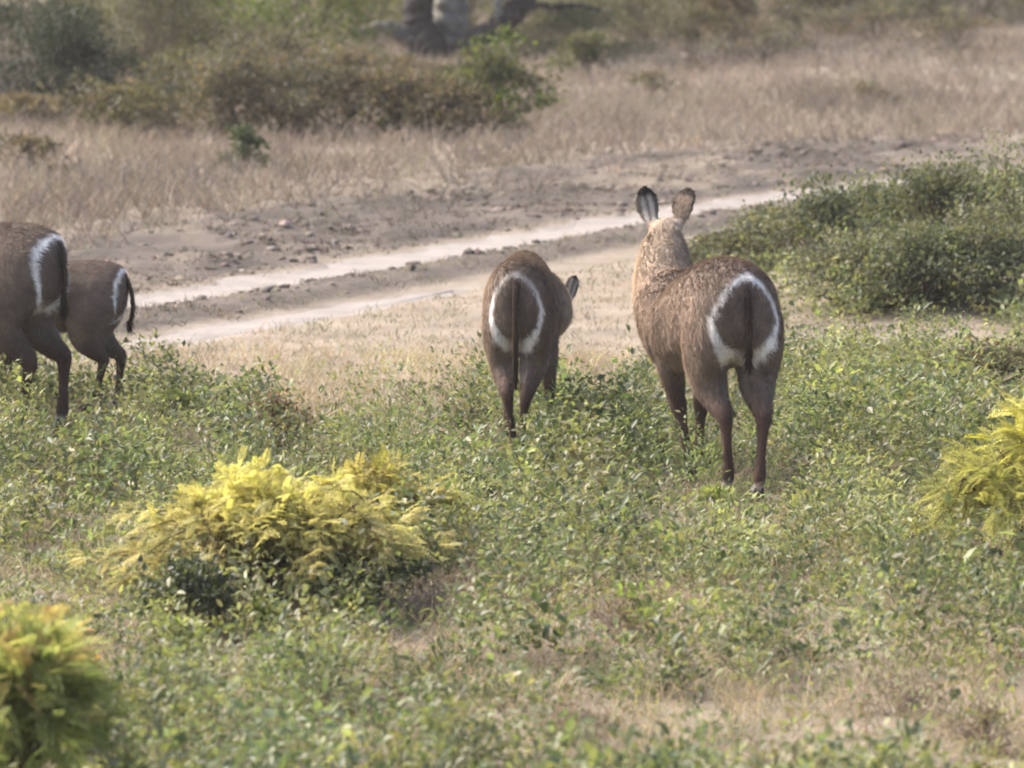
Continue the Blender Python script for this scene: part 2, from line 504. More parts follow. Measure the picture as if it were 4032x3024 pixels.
def waterbuck(loc, heading, scale, label, feet, neck, head_dir, ears, seed, tailpts, dark=1.0, fur_n=60000, neck_tan=1.0, slim=1.0, topk=.62, rw=1.0, drop=0.0, topfade=0.0, ear=1.0):
    rs = np.random.default_rng(seed)
    root = thing('waterbuck', loc, label, 'antelope', 'waterbuck walking away from the camera', heading)
    root.scale = (scale, scale * slim, scale)
    parts = []
    Q = resample(TRUNK, 40)
    fr = sstep(-.25, .3, Q[:, 0])
    Q[:, 1] -= drop * fr * .5; Q[:, 2] -= drop * fr * .5; Q[:, 3] *= 1 - .6 * drop * fr
    rings = []
    for q in Q:
        t = np.linspace(0, 2 * math.pi, 29)[:-1]
        rings.append(((q[0], 0, q[1]), (0, max(q[3], .012), 0), (0, 0, max(q[2], .012))))
    parts.append(loft(rings, 28))
    # haunch muscle and shoulder blade
    hoofs = []
    for (J, s, (dx, dy, lift)) in [(HIND, 1, feet[0]), (HIND, -1, feet[1]), (FORE, 1, feet[2]), (FORE, -1, feet[3])]:
        K = []
        ztop = J[0][2]
        for (x, y, z, a, b) in J:
            k = np.clip((ztop - z) / ztop, 0, 1) ** 1.1
            K.append((x + dx * k, s * y + dy * k, z + lift * k ** 3, a * (1.0 if z < .5 else 1.05), b * (.95 if z < .5 else 1.06)))
        parts.append(limb(K, 34))
        hoofs.append((K[-1], s))
    # neck and head
    NP = resample(neck, 18)
    pos = NP[:, :3]; tan = unit(np.gradient(pos, axis=0))
    rings = []
    for p, t, q in zip(pos, tan, NP):
        up = np.array([0, 0, 1.0]); side = unit(np.cross(t, up)); up2 = np.cross(side, t)
        rings.append((p, side * q[3], up2 * q[4]))
    parts.append(loft(rings, 20))
    hd = unit(np.array(head_dir, float)); poll = np.array(neck[-1][:3])
    side = unit(np.cross(hd, [0, 0, 1.0])); hup = np.cross(side, hd)
    HS = [(-.09, .04, .035, -.0), (-.06, .075, .075, 0), (.0, .082, .09, -.005), (.06, .08, .092, -.012), (.12, .068, .08, -.022), (.19, .052, .062, -.034), (.25, .045, .052, -.042), (.295, .046, .047, -.046), (.325, .036, .036, -.05), (.34, .012, .012, -.052)]
    H = resample(HS, 24)
    parts.append(loft([(poll + hd * h[0] + hup * h[3], side * max(h[1], .01), hup * max(h[2], .01)) for h in H], 18))
    earinfo = []
    for sgn, (eo, eface) in zip((-1, 1), ears):
        # side points to the animal's right; sgn -1 = left ear
        base = poll + side * sgn * .074 + hup * .05 - hd * .02
        ax = unit(np.array(eo[:3], float)) if len(eo) == 4 else unit(side * sgn * eo[0] + hup * eo[1] + hd * eo[2])
        face = np.array(eface, float); face = unit(face - ax * face.dot(ax)); wd = np.cross(ax, face)
        rings = []
        for u, w in [(-.03, .022), (.0, .026), (.04, .050), (.085, .070), (.13, .072), (.172, .060), (.20, .040), (.214, .012)]:
            u *= ear; w *= ear
            c = base + ax * u + face * (-.02 * math.sin(math.pi * max(u, 0) / .2))
            rings.append((c, wd * w, face * (.014 if u > 0 else .02)))
        parts.append(loft(rings, 16))
        earinfo.append((base, ax, face, wd))
    V = []; F = []; o = 0
    for v, f in parts:
        V.append(v); F.append(f + o); o += len(v)
    raw = np_mesh('body_raw', np.concatenate(V), np.concatenate(F))
    tmp = bpy.data.objects.new('body_raw', raw); C.objects.link(tmp)
    rm = tmp.modifiers.new('r', 'REMESH'); rm.mode = 'VOXEL'; rm.voxel_size = 0.0125; rm.use_smooth_shade = True
    sm = tmp.modifiers.new('s', 'SMOOTH'); sm.factor = 0.5; sm.iterations = 9
    dg = bpy.context.evaluated_depsgraph_get()
    me = bpy.data.meshes.new_from_object(tmp.evaluated_get(dg))
    bpy.data.objects.remove(tmp); bpy.data.meshes.remove(raw)
    me.name = 'body'
    n = len(me.vertices)
    P = np.empty(n * 3, np.float32); me.vertices.foreach_get('co', P); P = P.reshape(-1, 3).astype(float)
    NN = np.empty(n * 3, np.float32); me.vertices.foreach_get('normal', NN); NN = NN.reshape(-1, 3).astype(float)
    # ---- coat colour
    x, y, z = P.T
    dneck = np.full(n, 9.0); tn = np.zeros(n)
    for i, p in enumerate(pos):
        d = np.linalg.norm(P - p, axis=1); m = d < dneck; dneck[m] = d[m]; tn[m] = i / 17.0
    base = np.array([0.215, 0.164, 0.130]) * dark
    col = np.tile(base, (n, 1))
    top = sstep(.35, .95, NN[:, 2]) * (z > .8)
    col = mixc(col, np.array([.08, .058, .048]) * dark, .8 * top)                       # darker back
    col = mixc(col, np.array([.27, .215, .17]) * dark, .6 * sstep(-.2, -.9, NN[:, 2]) * (z > .5))   # pale belly
    legk = sstep(.62, .38, z + .06 * (fbm(x * 3, z * 3 + y, .2, seed + 5) - .5))
    col = mixc(col, np.array([.066, .038, .030]) * dark, .95 * legk)
    col = mixc(col, np.array([.60, .56, .52]), .8 * np.exp(-((z - .075) / .016) ** 2))    # pale band over the hoof
    neckm = sstep(.12, .6, tn) * (x > .35) * (z > .55) * (dneck < .3)
    col = mixc(col, np.array([.45, .36, .275]) * neck_tan, .82 * neckm)
    # rump ring
    a_y = .176; b_up = .195; b_dn = .245; zc = .925
    zz = z - zc
    wid = np.where(zz > 0, a_y * np.sqrt(np.clip(1 - (zz / .22) * topk, .2, 1.3)), a_y * 1.03)
    e = np.sqrt((y / wid) ** 2 + np.where(zz > 0, zz / b_up, zz / b_dn) ** 2)
    e = e + .10 * (fbm(y * 4 + x, z * 4, .10, seed + 9, 3) - .5)
    low = sstep(.0, -.19, zz)
    w_in = (.025 + .155 * low) * rw; w_out = (.02 + .03 * low) * rw
    fade = 1 - topfade * sstep(.02, .16, zz)
    ring = fade * sstep(1 - w_in - .09, 1 - w_in, e) * (1 - sstep(1 + w_out, 1 + w_out + .10, e)) * (x < -.36) * sstep(.35, -.05, NN[:, 0]) * sstep(.62, .68, z)
    inside = (1 - sstep(.9, 1.0, e)) * (x < -.40)
    col = mixc(col, np.array([.205, .156, .125]) * dark, inside)
    col = mixc(col, np.array([.10, .07, .055]) * dark, inside * np.exp(-(y / .045) ** 2) * sstep(-.1, .12, zz))
    col = mixc(col, np.array([.86, .84, .82]), ring * (0.9 + .1 * fbm(y * 3, z * 3, .05, seed)))
    # pale inside of the thighs
    inn = (x < -.36) * (z < .76) * (z > .50) * sstep(.085, .03, np.abs(y))
    col = mixc(col, np.array([.40, .34, .29]), .6 * inn)
    for (b, ax, face, wdv) in earinfo:
        r = P - b; u = r @ ax; w = np.abs(r @ wdv); d = np.linalg.norm(r - np.outer(u, ax), axis=1)
        m = ((u > .025) & (u < .23) & (d < .085)).astype(float)
        inner = (NN @ face > .1).astype(float)
        col = mixc(col, np.array([.20, .15, .11]), m)
        stripes = (.5 + .5 * np.cos((r @ wdv) * 2 * math.pi / .040)) ** 1.5
        col = mixc(col, mixc(np.tile([.50, .46, .40], (n, 1)), np.array([.07, .05, .04]), .85 * stripes), m * inner * (u < .175))
        rim = sstep(.034, .052, w)
        col = mixc(col, np.array([.03, .022, .018]), m * np.clip(sstep(.145, .175, u) + .8 * rim * sstep(.05, .1, u), 0, 1))
    nose = np.exp(-(np.linalg.norm(P - (poll + hd * .33 - hup * .045), axis=1) / .05) ** 2)
    col = mixc(col, np.array([.02, .016, .015]), nose)
    muz = np.exp(-(np.linalg.norm(P - (poll + hd * .27 - hup * .06), axis=1) / .05) ** 2) * (1 - nose)
    col = mixc(col, np.array([.55, .5, .45]), .6 * muz)
    col *= (1 + .30 * (fbm(x * 2.3 + z, y * 2 + z * 1.7, .12, seed, 3) - .5) + .75 * (fbm(x + y * .7, z - y * .5, .28, seed + 3, 2) - .5))[:, None]
    at = me.color_attributes.new('Col', 'FLOAT_COLOR', 'POINT')
    c4 = np.ones((n, 4), np.float32); c4[:, :3] = np.clip(col, 0, 1); at.data.foreach_set('color', c4.ravel())
    body = add('body', me, M_HIDE, root)
    for p in me.polygons: p.use_smooth = True
    # ---- fur
    me.calc_loop_triangles()
    nt = len(me.loop_triangles)
    T = np.empty(nt * 3, np.int32); me.loop_triangles.foreach_get('vertices', T); T = T.reshape(-1, 3)
    ar = np.linalg.norm(np.cross(P[T[:, 1]] - P[T[:, 0]], P[T[:, 2]] - P[T[:, 0]]), axis=1)
    pick = rs.choice(nt, fur_n, p=ar / ar.sum())
    w = rs.dirichlet((1, 1, 1), fur_n)
    bp = (P[T[pick]] * w[:, :, None]).sum(1); bn = unit((NN[T[pick]] * w[:, :, None]).sum(1)); bc = (col[T[pick]] * w[:, :, None]).sum(1)
    btn = tn[T[pick, 0]] * (neckm[T[pick, 0]] > .2)
    flow = np.tile(np.array([-.75, 0, -.65]), (fur_n, 1))
    lw = sstep(.7, .55, bp[:, 2])[:, None]
    flow = flow * (1 - lw) + np.array([-.1, 0, -1.0]) * lw
    cell = np.floor(bp / .035).astype(int)
    hsh = (cell[:, 0] * 7919 + cell[:, 1] * 104729 + cell[:, 2] * 1299709) % 4096
    tuft = rs.normal(size=(4096, 3))
    flow = flow + rs.normal(size=(fur_n, 3)) * .18 + tuft[hsh] * .26
    bc = bc * (1 + .08 * tuft[hsh][:, :1])
    flow = unit(flow - bn * (flow * bn).sum(1)[:, None])
    D = unit(flow + bn * (.34 + .16 * rs.random((fur_n, 1))))
    L = (.026 + .022 * rs.random(fur_n)) * (1 + .2 * (btn > .1)) * (1 - .55 * sstep(.55, .35, bp[:, 2]))
    inear = np.zeros(fur_n)
    for (b, ax, face, wdv) in earinfo + [(poll, hd, hup, side)]:
        r = bp - b; u = r @ ax; d = np.linalg.norm(r - np.outer(u, ax), axis=1); inear = np.maximum(inear, ((u > -.02) & (d < .10)))
    L = L * (1 - .55 * inear)
    W = .0030 + .0025 * rs.random(fur_n)
    sd_ = unit(np.cross(D, bn + .3 * rs.normal(size=(fur_n, 3))))
    base_p = bp - bn * .003
    FV = np.stack([base_p - sd_ * W[:, None] * .5, base_p + sd_ * W[:, None] * .5, base_p + D * L[:, None]], 1).reshape(-1, 3)
    FC = np.repeat(bc * (1.1 + .18 * rs.normal(size=(fur_n, 1))), 3, 0); FC[2::3] *= 1.2
    fur = add('fur', np_mesh('fur', FV, np.arange(3 * fur_n).reshape(-1, 3), FC), M_FUR, root)
    fur['kind'] = 'stuff'
    # ---- tail
    TQ = resample(tailpts, 22)
    tp = TQ[:, :3]; tt = unit(np.gradient(tp, axis=0))
    rings = []
    for p, t, q in zip(tp, tt, TQ):
        s_ = np.array([0, 1.0, 0]); s_ = unit(s_ - t * s_.dot(t)); f_ = np.cross(s_, t)
        rings.append((p, f_ * q[3], s_ * q[4]))
    tv, tf = loft(rings, 10)
    u = np.clip(np.r_[np.repeat(np.linspace(0, 1, 22), 10), 0, 1], 0, 1)
    tcx = mixc(np.tile(np.array([.07, .047, .036]) * dark, (len(tv), 1)), np.array([.03, .02, .016]), sstep(.5, .85, u))
    # tuft hair
    k = 900
    ii = rs.integers(0, 20, k); hv = tp[ii] + rs.normal(size=(k, 3)) * .007; hd_ = unit(tt[ii] + rs.normal(size=(k, 3)) * .25); hl = .03 + .03 * rs.random(k) + .03 * (ii > 14)
    hs = unit(np.cross(hd_, rs.normal(size=(k, 3)))) * .003
    hV = np.stack([hv - hs, hv + hs, hv + hd_ * hl[:, None]], 1).reshape(-1, 3)
    hC = np.repeat(mixc(np.tile(np.array([.075, .05, .038]) * dark, (k, 1)), np.array([.03, .02, .016]), sstep(10, 17, ii)) * (1 + .2 * rs.normal(size=(k, 1))), 3, 0)
    Vt, Ft, Ct = joinm([(tv, tf, tcx), (hV, np.arange(3 * k).reshape(-1, 3), hC)])
    add('tail', np_mesh('tail', Vt, Ft, Ct), M_FUR, root)
    # ---- hooves: two pointed toes each
    for (K, s) in hoofs:
        hx, hy, hz_ = K[0], K[1], K[2]
        pr = []
        for t in (-1, 1):
            rr = [((hx - .004, hy + t * .017, hz_ + .022), (.030, 0, 0), (0, .018, 0)), ((hx + .004, hy + t * .019, hz_ - .01), (.038, 0, 0), (0, .020, 0)), ((hx + .016, hy + t * .021, hz_ - .045), (.050, 0, 0), (0, .021, 0)), ((hx + .018, hy + t * .021, hz_ - .056), (.050, 0, 0), (0, .020, 0))]
            v, f = loft(rr, 10); pr.append((v, f, np.tile([.022, .018, .016], (len(v), 1))))
        v, f, c = joinm(pr)
        add('hoof', np_mesh('hoof', v, f, c, True), M_HOOF, root)
    # ---- eyes
    for sgn in (-1, 1):
        ec = poll + hd * .085 + side * sgn * .068 + hup * .018
        rr = [(ec + side * sgn * u_ * .02, hd * .02 * math.sqrt(max(1 - u_ * u_, .02)), hup * .016 * math.sqrt(max(1 - u_ * u_, .02))) for u_ in np.linspace(-.98, .98, 9)]
        v, f = loft(rr, 12)
        add('eye', np_mesh('eye', v, f, np.tile([.015, .010, .008], (len(v), 1)), True), M_EYE, root)
    return root


TAIL = [(-.60, 0, 1.10, .025, .028), (-.655, 0, 1.04, .018, .020), (-.685, 0, .95, .013, .013), (-.69, 0, .86, .012, .012), (-.688, 0, .79, .014, .015), (-.685, 0, .73, .015, .016), (-.685, 0, .665, .005, .005)]

# big doe on the right, head up
g = gp(738, 501)
h_ = R(90 + 16)
waterbuck((g[0] - .55 * math.sin(R(16)) * 1.0, g[1] + .55 * math.cos(R(16)), g[2]), h_, 1.045,
          'large brown waterbuck doe with raised ears and white rump ring, the rightmost antelope',
          [(.12, -.115, .0), (-.08, .045, .0), (-.04, -.17, 0), (.16, .0, 0)],
          [(.36, .01, .80, .20, .28), (.50, .025, .86, .185, .255), (.60, .025, .95, .168, .20), (.66, .01, 1.055, .150, .16), (.70, -.005, 1.145, .128, .125), (.73, -.02, 1.222, .098, .09)],
          (.84, -.26, -.44),
          [((.22, 1.0, -.10), (-.95, .25, .0)), ((.26, 1.0, -.05), (.75, -.6, .1))], 11, TAIL, 1.0, 70000, drop=.13, slim=.94)
# young doe in the middle, head low and turned to the right
g = gp(517, 469)
waterbuck((g[0] + .5 * math.sin(R(3)) * .95, g[1] + .5 * math.cos(R(3)) * .95, g[2]), R(90 - 3), 0.955,
          'young waterbuck in the middle with its head lowered, one ear showing beside its rump',
          [(.03, -.125, 0), (-.03, .115, 0), (.02, 0, 0), (-.02, -.09, 0)],
          [(.40, -.03, .84, .18, .26), (.54, -.09, .84, .165, .23), (.68, -.16, .82, .145, .185), (.79, -.195, .79, .125, .145), (.87, -.215, .77, .10, .11), (.91, -.225, .765, .085, .085)],
          (.62, .55, -.56),
          [((.9, .7, -.2), (-.9, .1, .2)), ((.0, -.42, 1.0, 0), (-.9, -.4, .1))], 23,
          [(-.60, 0, 1.10, .03, .04), (-.655, 0, 1.04, .026, .032), (-.685, 0, .94, .018, .022), (-.69, 0, .82, .017, .02), (-.68, 0, .70, .02, .022), (-.665, 0, .58, .02, .022), (-.66, 0, .47, .006, .006)], .9, 60000, slim=.80, topk=.3, rw=.85, topfade=.6, ear=.86)
# big one cut by the left edge
g = gp(44, 432)
waterbuck((g[0] - .55 * math.sin(R(67)), g[1] + .45 * math.cos(R(67)), g[2]), R(90 + 67), 1.0,
          'large dark waterbuck cut off by the left edge of the picture',
          [(.08, .0, 0), (-.08, .02, 0), (.05, 0, 0), (-.1, 0, 0)],
          [(.42, 0, .90, .17, .26), (.55, 0, .98, .16, .235), (.67, 0, 1.08, .148, .19), (.77, 0, 1.17, .132, .15), (.85, .0, 1.25, .108, .115), (.9, .0, 1.29, .085, .085)],
          (.86, .0, -.42),
          [((.5, 1.0, -.1), (-.9, .4, .0)), ((.5, 1.0, -.1), (.5, -.8, .1))], 37, TAIL, .82, 60000, topk=-.5, rw=.7)
# calf beside it
g = gp(108, 411)
waterbuck((g[0] - .50 * math.sin(R(82)) * .76, g[1] + .5 * math.cos(R(82)) * .76, g[2]), R(90 + 82), 0.75,
          'small dark waterbuck calf standing behind the one at the left edge',
          [(.14, .0, 0), (-.02, .02, 0), (.05, 0, 0), (-.05, 0, 0)],
          [(.42, 0, .90, .16, .25), (.55, 0, .96, .15, .21), (.67, 0, 1.04, .135, .17), (.76, 0, 1.12, .12, .14), (.83, .0, 1.2, .105, .11), (.87, .0, 1.25, .085, .085)],
          (.86, .0, -.42),
          [((.6, 1.0, -.1), (-.9, .4, .0)), ((.6, 1.0, -.1), (.5, -.8, .1))], 41,
          [(-.60, 0, 1.10, .03, .035), (-.66, 0, 1.04, .022, .026), (-.70, 0, .94, .016, .018), (-.71, 0, .84, .015, .016), (-.705, 0, .76, .016, .018), (-.69, 0, .70, .015, .016), (-.685, 0, .63, .005, .005)], .74, 50000, topk=-.1, rw=.15)

# ------------------------------------------------------------------ shrubs
def shrub(name, px, py, w, h, label, colors, n_leaf=3000, clumps=26, leaf=(.05, .09), aspect=.55, twig=(.11, .085, .065), seed=1, cat='shrub', group=None, depth=None, lean=0.0, spread=.17, floor=.18, flat=1.0, r0=.02, mat=None, dx=0.0):
    rs = np.random.default_rng(seed)
    g = gp(px, py); g[0] += dx
    d = depth or w * .9
    root = thing(name, g, label, cat, group)
    segs = []; cen = []
    for i in range(clumps):
        a = rs.random() * 2 * math.pi
        el = rs.random() ** .8 * math.pi / 2
        rr = (.62 + .42 * rs.random()) * (.8 + .45 * float(vnoise(a * 1.3, el * 2.2, .8, seed)))
        c = np.array([math.cos(a) * math.cos(el) * rr * w / 2, math.sin(a) * math.cos(el) * rr * d / 2, h * (floor + (1 - floor) * math.sin(el) ** flat * rr * .92)])
        c[0] += lean * c[2]
        cen.append(c)
        b = np.array([rs.normal() * w * .04, rs.normal() * d * .04, -.03])
        s, pts = path_segs(b, c, r0 * (.6 + .6 * rs.random()), r0 * .2, 5, .05, .10, rs)
        segs += s
        for q in range(2):
            t = c + rs.normal(size=3) * np.array([w, d, h]) * .10
            s2, _ = path_segs(pts[3], t, r0 * .28, r0 * .1, 2, .05, .03, rs); segs += s2
    tv, tf = tubes(segs, 4)
    add('stems', np_mesh('stems', tv, tf, np.tile(twig, (len(tv), 1)) * (1 + .15 * rs.normal(size=(len(tv), 1)))), M_TWIG, root)
    k = rs.integers(0, clumps, n_leaf)
    cen = np.array(cen)
    tone = .82 + .36 * rs.random(clumps)
    hue = rs.integers(0, len(colors), clumps)
    P = cen[k] + rs.normal(size=(n_leaf, 3)) * np.array([w, d, h * .8]) * spread * .62 * (.6 + .8 * rs.random((clumps, 1)))[k]
    P[:, 2] = np.maximum(P[:, 2], .01)
    A = rs.normal(size=(n_leaf, 3)) + np.array([0, 0, .25]) + unit(P - np.array([0, 0, h * .4])) * .6
    N = rs.normal(size=(n_leaf, 3)) + np.array([0, 0, 1.1])
    L = leaf[0] + (leaf[1] - leaf[0]) * rs.random(n_leaf)
    pick = np.where(rs.random(n_leaf) < .6, hue[k], rs.integers(0, len(colors), n_leaf))
    col = np.array(colors)[pick] * tone[k][:, None] * (1 + .16 * rs.normal(size=(n_leaf, 1)))
    v, f, m = leaves(P, A, N, L, L * aspect)
    add('foliage', np_mesh('foliage', v, f, np.repeat(col, m, 0)), mat or M_SHRUB, root)
    return root


G_DARK = [(.016, .025, .019), (.022, .033, .024), (.03, .04, .028)]
G_OLIVE = [(.10, .096, .058), (.09, .093, .052), (.122, .112, .072), (.08, .083, .048)]
G_BROWN = [(.135, .108, .08), (.112, .09, .068), (.155, .127, .094), (.095, .086, .06)]
G_BRIGHT = [(.10, .145, .028), (.08, .12, .024), (.125, .155, .04), (.07, .10, .028)]
G_GREY = [(.125, .123, .095), (.105, .11, .082), (.145, .138, .107)]
G_MID = [(.085, .10, .056), (.105, .118, .067), (.066, .08, .045)]

# -- belt of bushes beyond the track, near row first
BG = [
    ('dark_bush', 66, 116, 1.5, 1.05, 'dark green rounded bush at the upper left edge', G_DARK, 7000, 44),
    ('dark_bush', 10, 92, 2.3, 1.15, 'dark green bush at the left edge behind the pale twigs', G_DARK, 3800, 30),
    ('dry_bush', 118, 138, 1.1, .5, 'olive brown bush just below the dark rounded bush', G_BROWN + G_OLIVE, 2600, 24),
    ('dry_bush', 165, 138, 1.5, .95, 'olive brown bush with brown gaps, right of the dark rounded bush', G_OLIVE, 3200, 28),
    ('dry_bush', 228, 142, 1.4, 1.0, 'brown leafy bush above the small dark green plant', G_BROWN + G_GREY, 3200, 28),
    ('dry_bush', 292, 141, 1.4, 1.05, 'greyish bush in the middle of the brown bush row', G_GREY + G_BROWN, 3200, 28),
    ('dry_bush', 350, 139, 1.5, .85, 'reddish brown bush below the bright green bush', G_BROWN, 3400, 30),
    ('dry_bush', 405, 140, 1.3, .66, 'dark brown tangled bush left of the forked tree base', G_BROWN + G_OLIVE, 3200, 28),
    ('dry_bush', 452, 140, 1.1, .58, 'low brown bush between the tangled one and the tall olive one', G_BROWN, 2600, 22),
    ('olive_bush', 497, 137, 1.05, .98, 'upright olive green bush right of the forked tree, tallest of its row', G_OLIVE + G_BRIGHT, 3600, 32),
    ('green_bush', 292, 86, 2.1, 2.1, 'bright green leafy bush at the top left of the forked tree', G_BRIGHT, 6500, 44),
    ('green_bush', 368, 47, 1.7, 1.15, 'yellow green bush behind the left branch of the forked tree', [(.15, .15, .05), (.12, .13, .05)], 3500, 30),
    ('grey_bush', 155, 96, 2.0, 1.7, 'grey olive bush between the dark bush and the bright green bush', G_GREY + G_OLIVE, 4500, 34),
    ('grey_bush', 205, 90, 1.2, 1.0, 'dusty olive bush with a pale gap, left of the bright green bush', G_OLIVE + G_MID, 3600, 30),
    ('grey_bush', 572, 62, 1.8, .8, 'grey green bush right behind the forked tree', G_GREY + G_MID, 4600, 34),
    ('olive_bush', 585, 78, .9, .62, 'small olive bush in the dry grass right of the forked tree', G_OLIVE + G_BRIGHT, 2200, 20),
    ('olive_bush', 690, 72, 1.0, .8, 'olive bush in the dry grass below the leaning trunk, left one', G_OLIVE + G_BROWN, 900, 12),
    ('grey_bush', 640, 52, 2.2, 1.1, 'wide grey green bush at the top edge between the two trees', G_GREY + G_OLIVE, 4200, 32),
    ('brown_bush', 738, 50, .8, 1.1, 'dark brown upright bush at the top edge right of centre', [(.10, .075, .05), (.13, .10, .07)], 2200, 20),
    ('grey_bush', 765, 66, 1.4, .6, 'low dusty bush in the dry grass under the leaning trunk', G_GREY + G_BROWN, 900, 12),
    ('green_bush', 925, 22, 1.0, .8, 'small green bush at the top right in the pale grass', G_MID, 2000, 20),
    ('grey_bush', 985, 22, 2.4, .9, 'grey green brush in the top right corner', G_GREY, 3800, 30),
    ('grey_bush', 850, 25, 2.6, .8, 'wide dusty bush at the top edge right of the leaning trunk', G_GREY + G_OLIVE, 3800, 30),
    ('olive_bush', 412, 40, 1.6, 1.0, 'olive foliage right behind the forked stems', G_OLIVE + G_MID, 3000, 26),
    ('olive_bush', 470, 38, 1.6, .9, 'grey olive bush under the right limb of the forked tree', G_GREY + G_MID, 3000, 26),
    ('olive_bush', 520, 46, 1.5, .8, 'dark olive bush right of the forked tree limb', G_MID + G_OLIVE, 3000, 26),
    ('olive_bush', 60, 68, 2.6, 1.4, 'olive green foliage above the dark rounded bush', G_OLIVE + G_MID, 5000, 36),
    ('olive_bush', 135, 70, 2.2, 1.5, 'dull green foliage in the top left, left of the dusty bush', G_MID + G_OLIVE, 5000, 36),
    ('olive_bush', 205, 66, 2.2, 1.4, 'dark olive foliage at the top edge left of the bright green bush', G_DARK + G_OLIVE, 5000, 36),
    ('brown_bush', 20, 130, 1.2, .4, 'brownish low bush below the pale twigs at the left edge', G_BROWN, 2600, 22),
    ('brown_bush', 260, 112, 1.8, .9, 'dull brown bush filling the gap behind the brown bush row', G_BROWN + G_OLIVE, 3400, 28),
    ('brown_bush', 345, 108, 1.6, .8, 'brownish bush between the bright green bush and the brown row', G_BROWN + G_OLIVE, 3200, 26),
    ('brown_bush', 390, 80, 1.2, .28, 'pale brown low scrub left of the forked tree foot', G_BROWN, 2400, 22),
    ('brown_bush', 470, 92, 1.3, .34, 'pale brown low scrub right of the forked tree foot', G_BROWN + G_GREY, 2400, 22),
    ('grey_bush', 605, 40, 2.2, .9, 'grey green scrub at the top edge just right of the forked tree', G_GREY + G_MID, 3800, 28),
    ('grey_bush', 690, 34, 2.0, .8, 'dull scrub at the top edge left of the brown upright bush', G_GREY + G_OLIVE, 3400, 26),
    ('grey_bush', 720, 42, 1.6, .6, 'thin grey scrub in the pale grass near the top, right of centre', G_GREY + G_BROWN, 1200, 14),
    ('grey_bush', 800, 44, 1.7, .55, 'thin brownish scrub at the foot of the leaning trunk', G_BROWN + G_GREY, 1200, 14),
    ('grey_bush', 880, 40, 1.6, .5, 'thin dusty scrub in the pale grass below the small green bush', G_GREY + G_BROWN, 1000, 12),
    ('grey_bush', 960, 48, 1.8, .5, 'thin dusty scrub in the pale grass at the upper right', G_BROWN + G_GREY, 1000, 12),
    ('low_bush', 245, 172, .42, .42, 'small dark green plant alone in the dry grass left of the track', [(.05, .075, .04), (.07, .09, .05)], 700, 12),
    ('low_bush', 30, 178, 1.0, .42, 'low brown dry bush near the left edge above the dry grass', G_BROWN, 600, 10),
    ('low_bush', 860, 105, .8, .32, 'low grey bush in the middle of the pale grass at the right', G_GREY + G_BROWN, 420, 9),
    ('low_bush', 650, 100, 1.1, .35, 'low dusty bush in the pale grass above the big doe', G_GREY + G_BROWN, 480, 9),
]
for i, b in enumerate(BG):
    nm, px, py, w, h, lb, cols, nl, cl = b
    shrub(nm, px, py, w * 1.18, h, lb, cols, int(nl * .85), int(cl * .8), leaf=(.04, .085), seed=100 + i, floor=.04, r0=.018, spread=.15)
# farther woodland, nothing tells these apart
for i in range(22):
    px = -120 + i * 60 + rng.normal() * 14
    shrub('far_bush', px, 8 - rng.random() * 38 - (10 if px > 800 else 0), 4.6 + 2 * rng.random(), 2.6 + 1.4 * rng.random() if px < 720 else 1.9, 'hazy olive bush in the far belt along the top edge', [G_OLIVE, G_GREY, G_MID][i % 3], 4200, 32, leaf=(.08, .15), seed=300 + i, group='far bushes along the top edge', floor=.03)

# pale dead twigs at the upper left
rs = np.random.default_rng(5)
g = gp(32, 118)
root = thing('dead_branch', g, 'pale bare twigs in front of the dark bush at the upper left', 'branch')
segs = []
for k in range(9):
    a = rs.normal() * .6
    s, pts = path_segs((0, 0, -.03), (a * .9, rs.normal() * .25, .5 + .45 * rs.random()), .018, .007, 5, .05, .06, rs); segs += s
    for q in range(3):
        s, _ = path_segs(pts[2 + q % 3], pts[3] + rs.normal(size=3) * .22, .008, .003, 3, .06, .05, rs); segs += s
v, f = tubes(segs, 5)
add('twigs', np_mesh('twigs', v, f, np.tile([.17, .155, .14], (len(v), 1))), M_TWIG, root)


